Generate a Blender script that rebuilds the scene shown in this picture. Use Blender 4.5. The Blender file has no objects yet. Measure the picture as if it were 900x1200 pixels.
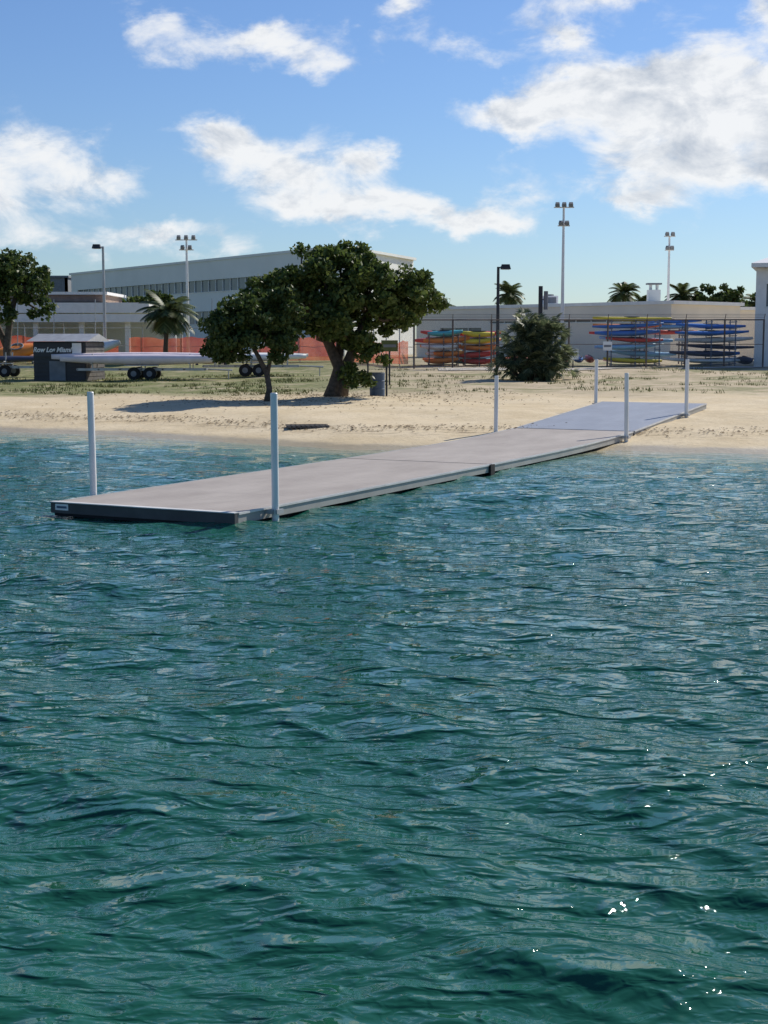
import bpy, math, random
import numpy as np
from mathutils import Vector, Matrix
R = random.Random(7)
NR = np.random.RandomState(5)
scene = bpy.context.scene
CAM_H = 2.78

# ------------------------------------------------------------------ materials
def new_mat(name):
    m = bpy.data.materials.new(name); m.use_nodes = True
    nt = m.node_tree
    return m, nt, nt.nodes['Principled BSDF']

def simple(name, col, rough=0.6, metal=0.0, var=0.15, scale=3.0, bump=0.0, bscale=40.0, spec=0.4):
    m, nt, b = new_mat(name)
    N, L = nt.nodes, nt.links
    geo = N.new('ShaderNodeNewGeometry')
    n = N.new('ShaderNodeTexNoise'); n.inputs['Scale'].default_value = scale; n.inputs['Detail'].default_value = 6
    L.new(geo.outputs['Position'], n.inputs['Vector'])
    r = N.new('ShaderNodeValToRGB')
    c = np.array(col)
    r.color_ramp.elements[0].position = 0.3; r.color_ramp.elements[1].position = 0.7
    r.color_ramp.elements[0].color = (*(c*(1-var)), 1); r.color_ramp.elements[1].color = (*np.minimum(c*(1+var), 0.9), 1)
    L.new(n.outputs['Fac'], r.inputs['Fac']); L.new(r.outputs['Color'], b.inputs['Base Color'])
    b.inputs['Roughness'].default_value = rough; b.inputs['Metallic'].default_value = metal
    b.inputs['Specular IOR Level'].default_value = spec
    if bump > 0:
        n2 = N.new('ShaderNodeTexNoise'); n2.inputs['Scale'].default_value = bscale; n2.inputs['Detail'].default_value = 5
        L.new(geo.outputs['Position'], n2.inputs['Vector'])
        bp = N.new('ShaderNodeBump'); bp.inputs['Strength'].default_value = bump; bp.inputs['Distance'].default_value = 0.02
        L.new(n2.outputs['Fac'], bp.inputs['Height']); L.new(bp.outputs['Normal'], b.inputs['Normal'])
    return m

def leaf_mat(name, c0, c1, c2, trans=0.3):
    m, nt, b = new_mat(name); N, L = nt.nodes, nt.links
    geo = N.new('ShaderNodeNewGeometry')
    r = N.new('ShaderNodeValToRGB')
    r.color_ramp.elements[0].color = (*c0, 1); r.color_ramp.elements[1].color = (*c2, 1)
    e = r.color_ramp.elements.new(0.55); e.color = (*c1, 1)
    L.new(geo.outputs['Random Per Island'], r.inputs['Fac'])
    L.new(r.outputs['Color'], b.inputs['Base Color']); b.inputs['Roughness'].default_value = 0.5
    b.inputs['Specular IOR Level'].default_value = 0.3
    t = N.new('ShaderNodeBsdfTranslucent'); mx = N.new('ShaderNodeMixShader'); mx.inputs['Fac'].default_value = trans
    L.new(r.outputs['Color'], t.inputs['Color'])
    L.new(b.outputs['BSDF'], mx.inputs[1]); L.new(t.outputs['BSDF'], mx.inputs[2])
    L.new(mx.outputs['Shader'], N['Material Output'].inputs['Surface'])
    return m

M = {}
M['white'] = simple('white_paint', (0.84, 0.82, 0.78), 0.45, var=0.05)
M['pvc'] = simple('white_pvc', (0.80, 0.79, 0.76), 0.35, var=0.05)
M['cream'] = simple('cream_stucco', (0.84, 0.75, 0.62), 0.85, var=0.06, scale=0.6)
M['ltgray'] = simple('light_gray_panel', (0.76, 0.77, 0.71), 0.7, var=0.05, scale=0.3)
M['midgray'] = simple('mid_gray', (0.2, 0.21, 0.22), 0.7)
M['dark'] = simple('dark_metal', (0.035, 0.035, 0.04), 0.5)
M['black'] = simple('black_rubber', (0.015, 0.015, 0.015), 0.8)
M['galv'] = simple('galvanized_steel', (0.46, 0.46, 0.45), 0.45, metal=0.4)
M['trim'] = simple('pale_edge_trim', (0.62, 0.61, 0.58), 0.5)
M['glass'] = simple('window_glass', (0.12, 0.15, 0.16), 0.15, spec=0.6, var=0.3, scale=0.4)
M['wood'] = simple('gray_wood', (0.12, 0.11, 0.10), 0.8, var=0.3, scale=4)
M['bark'] = simple('bark', (0.10, 0.078, 0.06), 0.9, var=0.4, scale=8, bump=0.6, bscale=14)
M['brown'] = simple('brown_fascia', (0.25, 0.18, 0.14), 0.8)
M['shell'] = simple('wrapped_hull', (0.80, 0.70, 0.71), 0.4, var=0.12, scale=1.5)
M['navy'] = simple('blue_gray_barrel', (0.08, 0.12, 0.19), 0.5)
M['green_shade'] = simple('olive_cloth', (0.12, 0.14, 0.05), 0.8)
M['concrete'] = simple('concrete', (0.52, 0.47, 0.39), 0.9, var=0.15)
M['rackblue'] = simple('faded_blue_frame', (0.15, 0.19, 0.25), 0.6)
M['rackgray'] = simple('weathered_frame', (0.16, 0.13, 0.12), 0.6)
def mesh_screen():
    m, nt, b = new_mat('orange_barrier_netting'); N, L = nt.nodes, nt.links
    geo = N.new('ShaderNodeNewGeometry'); n = N.new('ShaderNodeTexNoise'); n.inputs['Scale'].default_value = 1.1; n.inputs['Detail'].default_value = 5
    L.new(geo.outputs['Position'], n.inputs['Vector'])
    r = N.new('ShaderNodeValToRGB'); r.color_ramp.elements[0].position = .35; r.color_ramp.elements[1].position = .65
    r.color_ramp.elements[0].color = (.62, .10, .05, 1); r.color_ramp.elements[1].color = (.85, .24, .12, 1)
    L.new(n.outputs['Fac'], r.inputs[0]); L.new(r.outputs[0], b.inputs['Base Color']); b.inputs['Roughness'].default_value = .7
    t = N.new('ShaderNodeBsdfTranslucent'); L.new(r.outputs[0], t.inputs[0])
    tr = N.new('ShaderNodeBsdfTransparent'); m1 = N.new('ShaderNodeMixShader'); m1.inputs[0].default_value = .4
    L.new(b.outputs[0], m1.inputs[1]); L.new(t.outputs[0], m1.inputs[2])
    tc = N.new('ShaderNodeTexCoord'); s = N.new('ShaderNodeSeparateXYZ'); L.new(tc.outputs['Object'], s.inputs[0])
    g = []
    for k in (0, 2):
        p = N.new('ShaderNodeMath'); p.operation = 'PINGPONG'; p.inputs[1].default_value = .03; L.new(s.outputs[k], p.inputs[0])
        q = N.new('ShaderNodeMath'); q.operation = 'GREATER_THAN'; q.inputs[1].default_value = .014; L.new(p.outputs[0], q.inputs[0]); g.append(q.outputs[0])
    mu = N.new('ShaderNodeMath'); mu.operation = 'MULTIPLY'; L.new(g[0], mu.inputs[0]); L.new(g[1], mu.inputs[1])
    m2 = N.new('ShaderNodeMixShader'); L.new(mu.outputs[0], m2.inputs[0]); L.new(m1.outputs[0], m2.inputs[1]); L.new(tr.outputs[0], m2.inputs[2])
    L.new(m2.outputs[0], N['Material Output'].inputs['Surface']); return m
M['red'] = mesh_screen()
for nm, c in dict(yellow=(0.82, 0.64, 0.05), orange=(0.85, 0.25, 0.04), kred=(0.68, 0.06, 0.04), blue=(0.04, 0.20, 0.60),
                  teal=(0.08, 0.45, 0.50), sky=(0.28, 0.55, 0.78), kwhite=(0.80, 0.80, 0.77), kdark=(0.05, 0.06, 0.10), lime=(0.4, 0.6, 0.1)).items():
    M[nm] = simple('kayak_plastic_' + nm, c, 0.4, var=0.12, scale=2)
M['leaf'] = leaf_mat('seagrape_leaf', (0.045, 0.072, 0.018), (0.090, 0.135, 0.032), (0.18, 0.22, 0.06), .36)
M['leaf2'] = leaf_mat('dark_leaf', (0.036, 0.060, 0.017), (0.070, 0.112, 0.028), (0.14, 0.175, 0.05), .34)
M['palm'] = leaf_mat('palm_leaf', (0.045, 0.065, 0.022), (0.085, 0.12, 0.045), (0.17, 0.20, 0.08))
M['palmetto'] = leaf_mat('palmetto_leaf', (0.06, 0.088, 0.045), (0.125, 0.16, 0.08), (0.30, 0.32, 0.18), .38)
M['grass'] = leaf_mat('grass_blade', (0.07, 0.09, 0.025), (0.13, 0.15, 0.045), (0.28, 0.25, 0.11))

# ------------------------------------------------------------------ mesh builder
class MB:
    def __init__(s): s.v = []; s.f = []; s.m = []
    def add(s, vs, fs, mi=0, M4=None):
        o = len(s.v)
        for p in vs:
            s.v.append(tuple(M4 @ Vector(p)) if M4 is not None else tuple(p))
        for f in fs:
            s.f.append(tuple(i+o for i in f)); s.m.append(mi)
    def box(s, c, size, mi=0, rz=0.0, M4=None, taper=1.0, rx=0.0):
        hx, hy, hz = size[0]/2, size[1]/2, size[2]/2
        vs = []
        rot = Matrix.Rotation(rz, 3, 'Z') @ Matrix.Rotation(rx, 3, 'X')
        for z in (-hz, hz):
            t = taper if z > 0 else 1
            for x, y in ((-hx, -hy), (hx, -hy), (hx, hy), (-hx, hy)):
                p = rot @ Vector((x*t, y*t, z)); vs.append((p.x+c[0], p.y+c[1], p.z+c[2]))
        s.add(vs, [(0, 3, 2, 1), (4, 5, 6, 7), (0, 1, 5, 4), (1, 2, 6, 5), (2, 3, 7, 6), (3, 0, 4, 7)], mi, M4)
    def tube(s, pts, rad, mi=0, n=10, cap=True, M4=None):
        pts = [Vector(p) for p in pts]
        if not hasattr(rad, '__len__'): rad = [rad]*len(pts)
        vs, fs = [], []
        for i, p in enumerate(pts):
            d = (pts[min(i+1, len(pts)-1)] - pts[max(i-1, 0)]).normalized()
            a = Vector((1, 0, 0)) if abs(d.x) < 0.8 else Vector((0, 1, 0))
            u = d.cross(a).normalized(); w = d.cross(u)
            for k in range(n):
                t = 2*math.pi*k/n
                vs.append(p + (u*math.cos(t) + w*math.sin(t))*rad[i])
        for i in range(len(pts)-1):
            for k in range(n):
                a, b = i*n+k, i*n+(k+1) % n
                fs.append((a, b, b+n, a+n))
        if cap:
            fs.append(tuple(range(n-1, -1, -1))); fs.append(tuple(range((len(pts)-1)*n, len(pts)*n)))
        s.add(vs, fs, mi, M4)
    def obj(s, name, mats, parent=None, smooth=False, loc=(0, 0, 0), rz=0.0):
        me = bpy.data.meshes.new(name); me.from_pydata(s.v, [], s.f)
        for m in mats: me.materials.append(m)
        me.polygons.foreach_set('material_index', s.m)
        if smooth: me.polygons.foreach_set('use_smooth', [True]*len(s.f))
        me.update()
        o = bpy.data.objects.new(name, me); scene.collection.objects.link(o)
        o.location = loc; o.rotation_euler = (0, 0, rz)
        if parent: o.parent = parent
        return o

def empty(name, loc=(0, 0, 0), rz=0.0):
    e = bpy.data.objects.new(name, None); scene.collection.objects.link(e)
    e.location = loc; e.rotation_euler = (0, 0, rz); e.empty_display_size = 0.3
    return e

def quads_obj(name, V, nper, mat, parent=None):
    n = V.shape[0]
    me = bpy.data.meshes.new(name)
    me.vertices.add(n*nper); me.vertices.foreach_set('co', V.reshape(-1).astype(np.float32))
    me.loops.add(n*nper); me.loops.foreach_set('vertex_index', np.arange(n*nper, dtype=np.int32))
    me.polygons.add(n); me.polygons.foreach_set('loop_start', np.arange(0, n*nper, nper, dtype=np.int32))
    me.materials.append(mat); me.update(calc_edges=True); me.validate()
    o = bpy.data.objects.new(name, me); scene.collection.objects.link(o)
    if parent: o.parent = parent
    return o

# ------------------------------------------------------------------ terrain
SX = [-3000, -40, -25, -12, -6.2, -2.2, 1, 6.6, 9.5, 20, 60, 3000]
SY = [50, 50, 49, 45.3, 42, 38.2, 36.6, 37.2, 35.8, 33, 30, 30]
def shore(x):
    x = np.asarray(x, float)
    a = sum(np.interp(x+d, SX, SY) for d in (-2, -1, 0, 1, 2))/5
    return a + 0.12*np.sin(x*1.3) + 0.07*np.sin(x*3.1+1)
TT = [-400, -25, -8, 0, 5, 10, 20, 38, 45, 60, 200, 5000]
TZ = [-3, -2.2, -0.7, 0, 0.36, 0.55, 0.64, 0.98, 1.30, 1.45, 1.5, 1.5]
def H(x, y):
    x = np.asarray(x, float); y = np.asarray(y, float)
    t = y - shore(x)
    z = sum(np.interp(t+d, TT, TZ) for d in (-1.2, -.6, 0, .6, 1.2))/5
    amp = np.clip(t/8, 0, 1)*np.clip((150-y)/50, 0, 1)
    z = z + amp*(0.03*np.sin(x*.9+y*.5)+0.025*np.sin(x*.37-y*.8+2)+0.012*np.sin(x*2.3+y*1.7))
    return z
def Hf(x, y): return float(H(x, y))

def grow(a, b, s0, g, lim=1e9):
    out = [a]; s = s0
    while out[-1] < b:
        out.append(out[-1]+s); s = min(s*g, lim)
    return out
def grid_obj(name, xs, ys, Z, mat, DX=None, DY=None):
    nx, ny = len(xs), len(ys)
    X, Y = np.meshgrid(xs, ys)
    if DX is not None: X = X+DX; Y = Y+DY
    V = np.stack([X, Y, Z], -1).reshape(-1, 3)
    i = np.arange(nx-1)[None, :]+np.arange(ny-1)[:, None]*nx
    F = np.stack([i, i+1, i+1+nx, i+nx], -1).reshape(-1, 4)
    me = bpy.data.meshes.new(name)
    me.vertices.add(len(V)); me.vertices.foreach_set('co', V.reshape(-1).astype(np.float32))
    me.loops.add(F.size); me.loops.foreach_set('vertex_index', F.reshape(-1).astype(np.int32))
    me.polygons.add(len(F)); me.polygons.foreach_set('loop_start', np.arange(0, F.size, 4, dtype=np.int32))
    me.polygons.foreach_set('use_smooth', np.ones(len(F), dtype=bool))
    me.materials.append(mat); me.update(calc_edges=True)
    o = bpy.data.objects.new(name, me); scene.collection.objects.link(o)
    return o

def ground_material():
    m, nt, b = new_mat('sand_and_grass'); N, L = nt.nodes, nt.links
    geo = N.new('ShaderNodeNewGeometry'); P = geo.outputs['Position']
    sep = N.new('ShaderNodeSeparateXYZ'); L.new(P, sep.inputs[0])
    def noise(sc, det=6, ro=0.6, vec=P, mapping=None):
        n = N.new('ShaderNodeTexNoise'); n.inputs['Scale'].default_value = sc; n.inputs['Detail'].default_value = det
        n.inputs['Roughness'].default_value = ro
        if mapping:
            mp = N.new('ShaderNodeMapping'); mp.inputs['Scale'].default_value = mapping
            L.new(vec, mp.inputs['Vector']); L.new(mp.outputs[0], n.inputs['Vector'])
        else: L.new(vec, n.inputs['Vector'])
        return n.outputs['Fac']
    def mr(v, a, b_, c=0, d=1, sm=True):
        n = N.new('ShaderNodeMapRange'); n.inputs[1].default_value = a; n.inputs[2].default_value = b_
        n.inputs[3].default_value = c; n.inputs[4].default_value = d
        if sm: n.interpolation_type = 'SMOOTHSTEP'
        L.new(v, n.inputs[0]); return n.outputs[0]
    def mth(op, a, b_):
        n = N.new('ShaderNodeMath'); n.operation = op
        for k, q in enumerate((a, b_)):
            if hasattr(q, 'links'): L.new(q, n.inputs[k])
            else: n.inputs[k].default_value = q
        return n.outputs[0]
    def mix(f, a, b_):
        n = N.new('ShaderNodeMix'); n.data_type = 'RGBA'; n.clamp_factor = True
        if hasattr(f, 'links'): L.new(f, n.inputs[0])
        else: n.inputs[0].default_value = f
        for k, q in ((6, a), (7, b_)):
            if hasattr(q, 'links'): L.new(q, n.inputs[k])
            else: n.inputs[k].default_value = (*q, 1)
        return n.outputs[2]
    sand = mix(mr(noise(0.5), .3, .7), (0.56, 0.45, 0.28), (0.67, 0.56, 0.38))
    sand = mix(mr(noise(5, 8, .7), .52, .72), sand, (0.42, 0.33, 0.21))
    upper = mr(mth('ADD', sep.outputs[1], mth('MULTIPLY', noise(0.25, 5), 14)), 60, 70)
    dirty = mix(mr(noise(1.2, 8, .7, mapping=(.5, 1.2, 1)), .42, .66), (0.50, 0.41, 0.28), (0.29, 0.24, 0.14))
    sand = mix(mth('MULTIPLY', upper, .9), sand, dirty)
    left = mr(sep.outputs[0], 4, -5)
    gy = mr(mth('ADD', sep.outputs[1], mth('MULTIPLY', noise(0.3, 4), 10)), 62, 68)
    gpatch = mr(noise(0.45, 8, .72, mapping=(.5, 1, 1)), .48, .58)
    gl = mr(noise(0.9, 8, .75, mapping=(.6, 1, 1)), .33, .53)
    gm = mth('MULTIPLY', gy, mth('MAXIMUM', mth('MULTIPLY', left, gl), mth('MULTIPLY', gpatch, .75)))
    grass = mix(mr(noise(3, 8, .7), .35, .65), (0.095, 0.125, 0.033), (0.21, 0.21, 0.075))
    col = mix(gm, sand, grass)
    z = sep.outputs[2]
    wr = mth('MULTIPLY', mth('MULTIPLY', mr(z, .16, .24), mr(z, .38, .28)), mr(noise(2.5, 9, .75, mapping=(.5, 1.5, 1)), .52, .62))
    col = mix(mth('MULTIPLY', wr, .7), col, (0.17, 0.12, 0.07))
    wet = mr(mth('ADD', z, mth('MULTIPLY', noise(1.2), .08)), .17, .08)
    col = mix(mth('MULTIPLY', wet, .65), col, (0.30, 0.25, 0.15))
    L.new(col, b.inputs['Base Color'])
    L.new(mr(wet, 0, 1, .95, .35), b.inputs['Roughness']); b.inputs['Specular IOR Level'].default_value = .3
    bp = N.new('ShaderNodeBump'); bp.inputs['Strength'].default_value = .5; bp.inputs['Distance'].default_value = .10
    L.new(mth('ADD', noise(2.2, 8, .65), mth('MULTIPLY', noise(9, 5), .25)), bp.inputs['Height']); L.new(bp.outputs[0], b.inputs['Normal'])
    return m
xs = sorted(set([-v for v in grow(40, 3500, .8, 1.2)] + list(np.arange(-40, 40, .4)) + grow(40, 3500, .8, 1.2)))
ys = [-v for v in grow(20, 3500, 8, 1.3)][::-1] + list(np.arange(-18, 28, 3.0)) + list(np.arange(28, 95, .4)) + grow(95, 4000, .8, 1.15)
xs, ys = np.array(xs), np.array(ys)
XX, YY = np.meshgrid(xs, ys)
grid_obj('ground', xs, ys, H(XX, YY), ground_material())

# ------------------------------------------------------------------ water
def water_material():
    m, nt, b = new_mat('sea_water'); N, L = nt.nodes, nt.links
    geo = N.new('ShaderNodeNewGeometry'); P = geo.outputs['Position']
    at = N.new('ShaderNodeAttribute'); at.attribute_name = 'depth'
    n = N.new('ShaderNodeTexNoise'); n.inputs['Scale'].default_value = .35; n.inputs['Detail'].default_value = 5; L.new(P, n.inputs['Vector'])
    a = N.new('ShaderNodeMath'); a.operation = 'MULTIPLY_ADD'; a.inputs[1].default_value = .3; L.new(n.outputs['Fac'], a.inputs[0])
    L.new(at.outputs['Fac'], a.inputs[2])
    s = N.new('ShaderNodeMath'); s.operation = 'SUBTRACT'; s.inputs[1].default_value = .15; L.new(a.outputs[0], s.inputs[0])
    r = N.new('ShaderNodeValToRGB'); L.new(s.outputs[0], r.inputs['Fac'])
    cr = r.color_ramp; cr.elements[0].position = 0; cr.elements[0].color = (0.40, 0.38, 0.25, 1)
    cr.elements[1].position = 1; cr.elements[1].color = (0.010, 0.082, 0.053, 1)
    for p, c in ((.05, (.27, .32, .22)), (.12, (.14, .26, .20)), (.25, (.055, .17, .14)), (.5, (.024, .122, .098)), (.75, (.014, .098, .068))):
        e = cr.elements.new(p); e.color = (*c, 1)
    L.new(r.outputs[0], b.inputs['Base Color'])
    b.inputs['Roughness'].default_value = .03; b.inputs['IOR'].default_value = 1.33
    hs = []
    for sc, w, st, rz in ((2.6, 1.5, (.6, 1, 1), .5), (6.0, .62, (.6, 1, 1), -.4), (14, .13, (.7, 1, 1), .2)):
        mp = N.new('ShaderNodeMapping'); mp.inputs['Scale'].default_value = st; mp.inputs['Rotation'].default_value = (0, 0, rz)
        L.new(P, mp.inputs['Vector'])
        q = N.new('ShaderNodeTexNoise'); q.inputs['Scale'].default_value = sc; q.inputs['Detail'].default_value = 1.2
        q.inputs['Distortion'].default_value = .9
        L.new(mp.outputs[0], q.inputs['Vector'])
        k0 = N.new('ShaderNodeMath'); k0.operation = 'POWER'; k0.inputs[1].default_value = 1.8; L.new(q.outputs['Fac'], k0.inputs[0])
        k = N.new('ShaderNodeMath'); k.operation = 'MULTIPLY'; k.inputs[1].default_value = w; L.new(k0.outputs[0], k.inputs[0]); hs.append(k.outputs[0])
    acc = hs[0]
    for h in hs[1:]:
        s1 = N.new('ShaderNodeMath'); L.new(acc, s1.inputs[0]); L.new(h, s1.inputs[1]); acc = s1.outputs[0]
    bp = N.new('ShaderNodeBump'); bp.inputs['Strength'].default_value = 1; bp.inputs['Distance'].default_value = .09
    L.new(acc, bp.inputs['Height']); L.new(bp.outputs[0], b.inputs['Normal'])
    return m
half = list(np.arange(0, 6, .035)); half = half + grow(half[-1]+.035, 18, .04, 1.006, .09)[0:]; half = half + grow(half[-1]+.1, 2500, .1, 1.12)
xs = np.array(sorted([-v for v in half[1:]] + half))
yl = [4.0]
while yl[-1] < 51.5: yl.append(yl[-1]+max(.022, .0042*yl[-1]))
ys = np.array([-v for v in grow(-3.95, 2500, .06, 1.12)][::-1] + yl)
X, Y = np.meshgrid(xs, ys)
Z = np.zeros_like(X); DX = np.zeros_like(X); DY = np.zeros_like(X)
inner = (np.abs(X) < 60) & (Y > -20)
Xi, Yi = X[inner], Y[inner]
Zi = np.zeros_like(Xi); DXi = np.zeros_like(Xi); DYi = np.zeros_like(Xi)
dist = np.maximum(Yi, 4)
for k in range(90):
    lam = 0.26*(3.0/0.26)**(NR.rand()**1.0)
    ang = math.radians(-112 + NR.randn()*34)
    kk = 2*math.pi/lam; dx, dy = math.cos(ang), math.sin(ang)
    slope = 0.022 if lam < .8 else 0.023
    amp = slope/kk*(0.6+.8*NR.rand())
    ma = NR.rand()*6.28; ml = lam*6; mod = .6+.6*np.sin((Xi*math.cos(ma)+Yi*math.sin(ma))*2*math.pi/ml+NR.rand()*6)
    fade = np.clip((lam/(.0042*dist*2.2))-1, 0, 1)
    ph = kk*(Xi*dx+Yi*dy)+NR.rand()*6.28
    c = amp*mod*fade
    Zi += c*np.cos(ph); DXi -= 1.1*c*dx*np.sin(ph); DYi -= 1.1*c*dy*np.sin(ph)
dsh = shore(Xi)-Yi
# broad gusts: calmer and rougher areas
gust = .92+.22*np.sin(Xi*.31+.9*np.sin(Yi*.23)+1)*np.sin(Yi*.27+.7*np.sin(Xi*.4))
near = gust*np.clip((dsh+.5)/7, .12, 1)*np.clip((60-np.abs(Xi))/30, 0, 1)*np.clip((Yi+20)/12, 0, 1)
Z[inner] = Zi*near; DX[inner] = DXi*near; DY[inner] = DYi*near
wat = grid_obj('water', xs, ys, Z, water_material(), DX, DY)
dep = np.clip((shore(X)-Y)/22, 0, 1).reshape(-1).astype(np.float32)
att = wat.data.attributes.new('depth', 'FLOAT', 'POINT'); att.data.foreach_set('value', dep)

# ------------------------------------------------------------------ dock
def deck_mat(name, c0, c1, rough):
    m, nt, b = new_mat(name); N, L = nt.nodes, nt.links
    tc = N.new('ShaderNodeTexCoord'); sep = N.new('ShaderNodeSeparateXYZ'); L.new(tc.outputs['Object'], sep.inputs[0])
    def seam(out, half, w):
        fr = N.new('ShaderNodeMath'); fr.operation = 'PINGPONG'; fr.inputs[1].default_value = half; L.new(out, fr.inputs[0])
        gp = N.new('ShaderNodeMapRange'); gp.inputs[1].default_value = 0; gp.inputs[2].default_value = w; L.new(fr.outputs[0], gp.inputs[0]); return gp.outputs[0]
    g = N.new('ShaderNodeMath'); g.operation = 'MULTIPLY'; L.new(seam(sep.outputs[0], .07, .006), g.inputs[0]); L.new(seam(sep.outputs[1], 1.245, .012), g.inputs[1])
    n = N.new('ShaderNodeTexNoise'); n.inputs['Scale'].default_value = .9; n.inputs['Detail'].default_value = 8; n.inputs['Roughness'].default_value = .65
    mp = N.new('ShaderNodeMapping'); mp.inputs['Scale'].default_value = (1.3, .6, 1); L.new(tc.outputs['Object'], mp.inputs[0]); L.new(mp.outputs[0], n.inputs['Vector'])
    r = N.new('ShaderNodeValToRGB'); r.color_ramp.elements[0].position = .35; r.color_ramp.elements[1].position = .65
    r.color_ramp.elements[0].color = (*c0, 1); r.color_ramp.elements[1].color = (*c1, 1); L.new(n.outputs['Fac'], r.inputs[0])
    mx = N.new('ShaderNodeMix'); mx.data_type = 'RGBA'; mx.blend_type = 'MULTIPLY'; mx.inputs[0].default_value = .4
    L.new(r.outputs[0], mx.inputs[6]); L.new(g.outputs[0], mx.inputs[7]); L.new(mx.outputs[2], b.inputs['Base Color'])
    b.inputs['Roughness'].default_value = rough; b.inputs['Specular IOR Level'].default_value = .3
    n2 = N.new('ShaderNodeTexNoise'); n2.inputs['Scale'].default_value = 60; L.new(tc.outputs['Object'], n2.inputs['Vector'])
    bp = N.new('ShaderNodeBump'); bp.inputs['Strength'].default_value = .3; bp.inputs['Distance'].default_value = .004
    L.new(n2.outputs['Fac'], bp.inputs['Height']); L.new(bp.outputs[0], b.inputs['Normal'])
    return m
M['deck'] = deck_mat('composite_deck', (0.325, 0.285, 0.25), (0.42, 0.375, 0.33), .68)
M['ramp'] = deck_mat('blue_gray_ramp', (0.25, 0.27, 0.31), (0.31, 0.335, 0.38), .5)
M['fascia'] = simple('dock_fascia', (0.36, 0.35, 0.32), .5, var=.12, scale=2)
M['endf'] = simple('dock_end_shaded', (0.07, 0.07, 0.07), .55, var=.2)  # dark gray end face, with its shade away from the sun put into the colour
W = 3.5
dock = empty('floating_dock', (-2.24, 21.8, 0), -math.atan2(.451, .893))
def loft(mb, st, x0, x1, top_off, bot_off, mi):
    vs, fs = [], []
    for (l, z) in st:
        vs += [(x0, l, z+bot_off), (x1, l, z+bot_off), (x1, l, z+top_off), (x0, l, z+top_off)]
    for i in range(len(st)-1):
        a = i*4; b = a+4
        for k in range(4):
            q = (k+1) % 4
            fs.append((a+k, a+q, b+q, b+k))
    fs.append((0, 3, 2, 1)); e = (len(st)-1)*4; fs.append((e, e+1, e+2, e+3))
    mb.add(vs, fs, mi)
def zprof(l):
    return float(np.interp(l, [0, 9, 11, 14, 16, 18, 20.3, 28], [.20, .195, .195, .205, .225, .265, .34, .80]))
def section(name, l0, l1, deckm, n=8):
    st = [(l0+(l1-l0)*i/n, zprof(l0+(l1-l0)*i/n)) for i in range(n+1)]
    mb = MB(); loft(mb, st, -W+.03, -.03, 0.0, -.03, 0); mb.obj(name+'_deck', [deckm], dock)
    mb = MB()
    loft(mb, st, -W, -W+.05, .004, -.17, 0); loft(mb, st, -.05, 0, .004, -.17, 0)
    loft(mb, st, 0.002, .02, .002, -.03, 1); loft(mb, st, -W-.02, -W-.002, .002, -.03, 1)
    mb.obj(name+'_side_beams', [M['fascia'], M['trim']], dock)
section('outer_section', .06, 9.95, M['deck']); section('inner_section', 10.03, 20.1, M['deck'], 20); section('ramp', 20.25, 28, M['ramp'], 4)
mb = MB()
mb.box((-W/2, .0, .115), (W+.02, .10, .17), 0); mb.box((-W/2, -.01, .207), (W+.03, .13, .014), 1)
mb.box((-W/2, .0, .01), (W-.1, .06, .06), 2)
mb.obj('end_beam', [M['endf'], M['trim'], M['black']], dock)
mb = MB(); mb.box((-3.28, -.056, .13), (.26, .008, .10), 0); mb.box((-3.28, -.0625, .13), (.2, .004, .035), 1); mb.obj('maker_plate', [M['white'], M['navy']], dock)
mb = MB()
for l in (1.5, 4.8, 8.1, 11.8, 15.1, 18.2):
    for x in (-W+.75, -.75):
        mb.box((x, l, -.08), (1.2, 2.4, .24), 0)
mb.box((-W/2, 9.99, .08), (W+.04, .07, .2), 0); mb.box((.03, 9.99, .06), (.05, .22, .26), 0)
mb.box((-W/2, 20.17, .2), (W+.04, .1, .14), 0)
mb.obj('floats_and_hinges', [M['black']], dock)
mb = MB()
for x in (-W+.2, -W/2, -.2):
    mb.tube([(x, 20.4, .05), (x, 27.4, .45)], .04, 0)
for i in range(9):
    l = 20.6+i*.8
    mb.tube([(-.12, l, zprof(l)-.15), (-.12, l+.4, zprof(l)-.34)], .02, 0, n=6); mb.tube([(-.12, l+.4, zprof(l)-.34), (-.12, l+.8, zprof(l+.8)-.15)], .02, 0, n=6)
mb.obj('ramp_underframe', [M['dark']], dock)
poles = [(.13, .94, 1.99), (-W-.12, 1.2, 1.94), (-W-.12, 19.05, 1.84), (.13, 19.1, 1.95), (-W-.12, 27.7, 2.2), (.13, 25.1, 2.25)]
for i, (x, l, zt) in enumerate(poles):
    mb = MB()
    lx, ly = R.uniform(-.03, .03), 0
    mb.tube([(x, l, -1.6), (x+lx*.2, l, .5), (x+lx, l, zt-.012), (x+lx, l, zt)], [.057, .057, .057, .048], 0, n=20)
    mb.obj('mooring_pole_%d' % (i+1), [M['pvc']], dock, smooth=False)
    hp = MB(); sgn = 1 if x > 0 else -1
    zz = zprof(l)-.06
    hp.box((x-sgn*.07, l-.085, zz), (.16, .03, .07), 0); hp.box((x-sgn*.07, l+.085, zz), (.16, .03, .07), 0); hp.box((x+sgn*.075, l, zz), (.03, .2, .07), 0)
    hp.obj('pole_bracket_%d' % (i+1), [M['galv']], dock)

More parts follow.
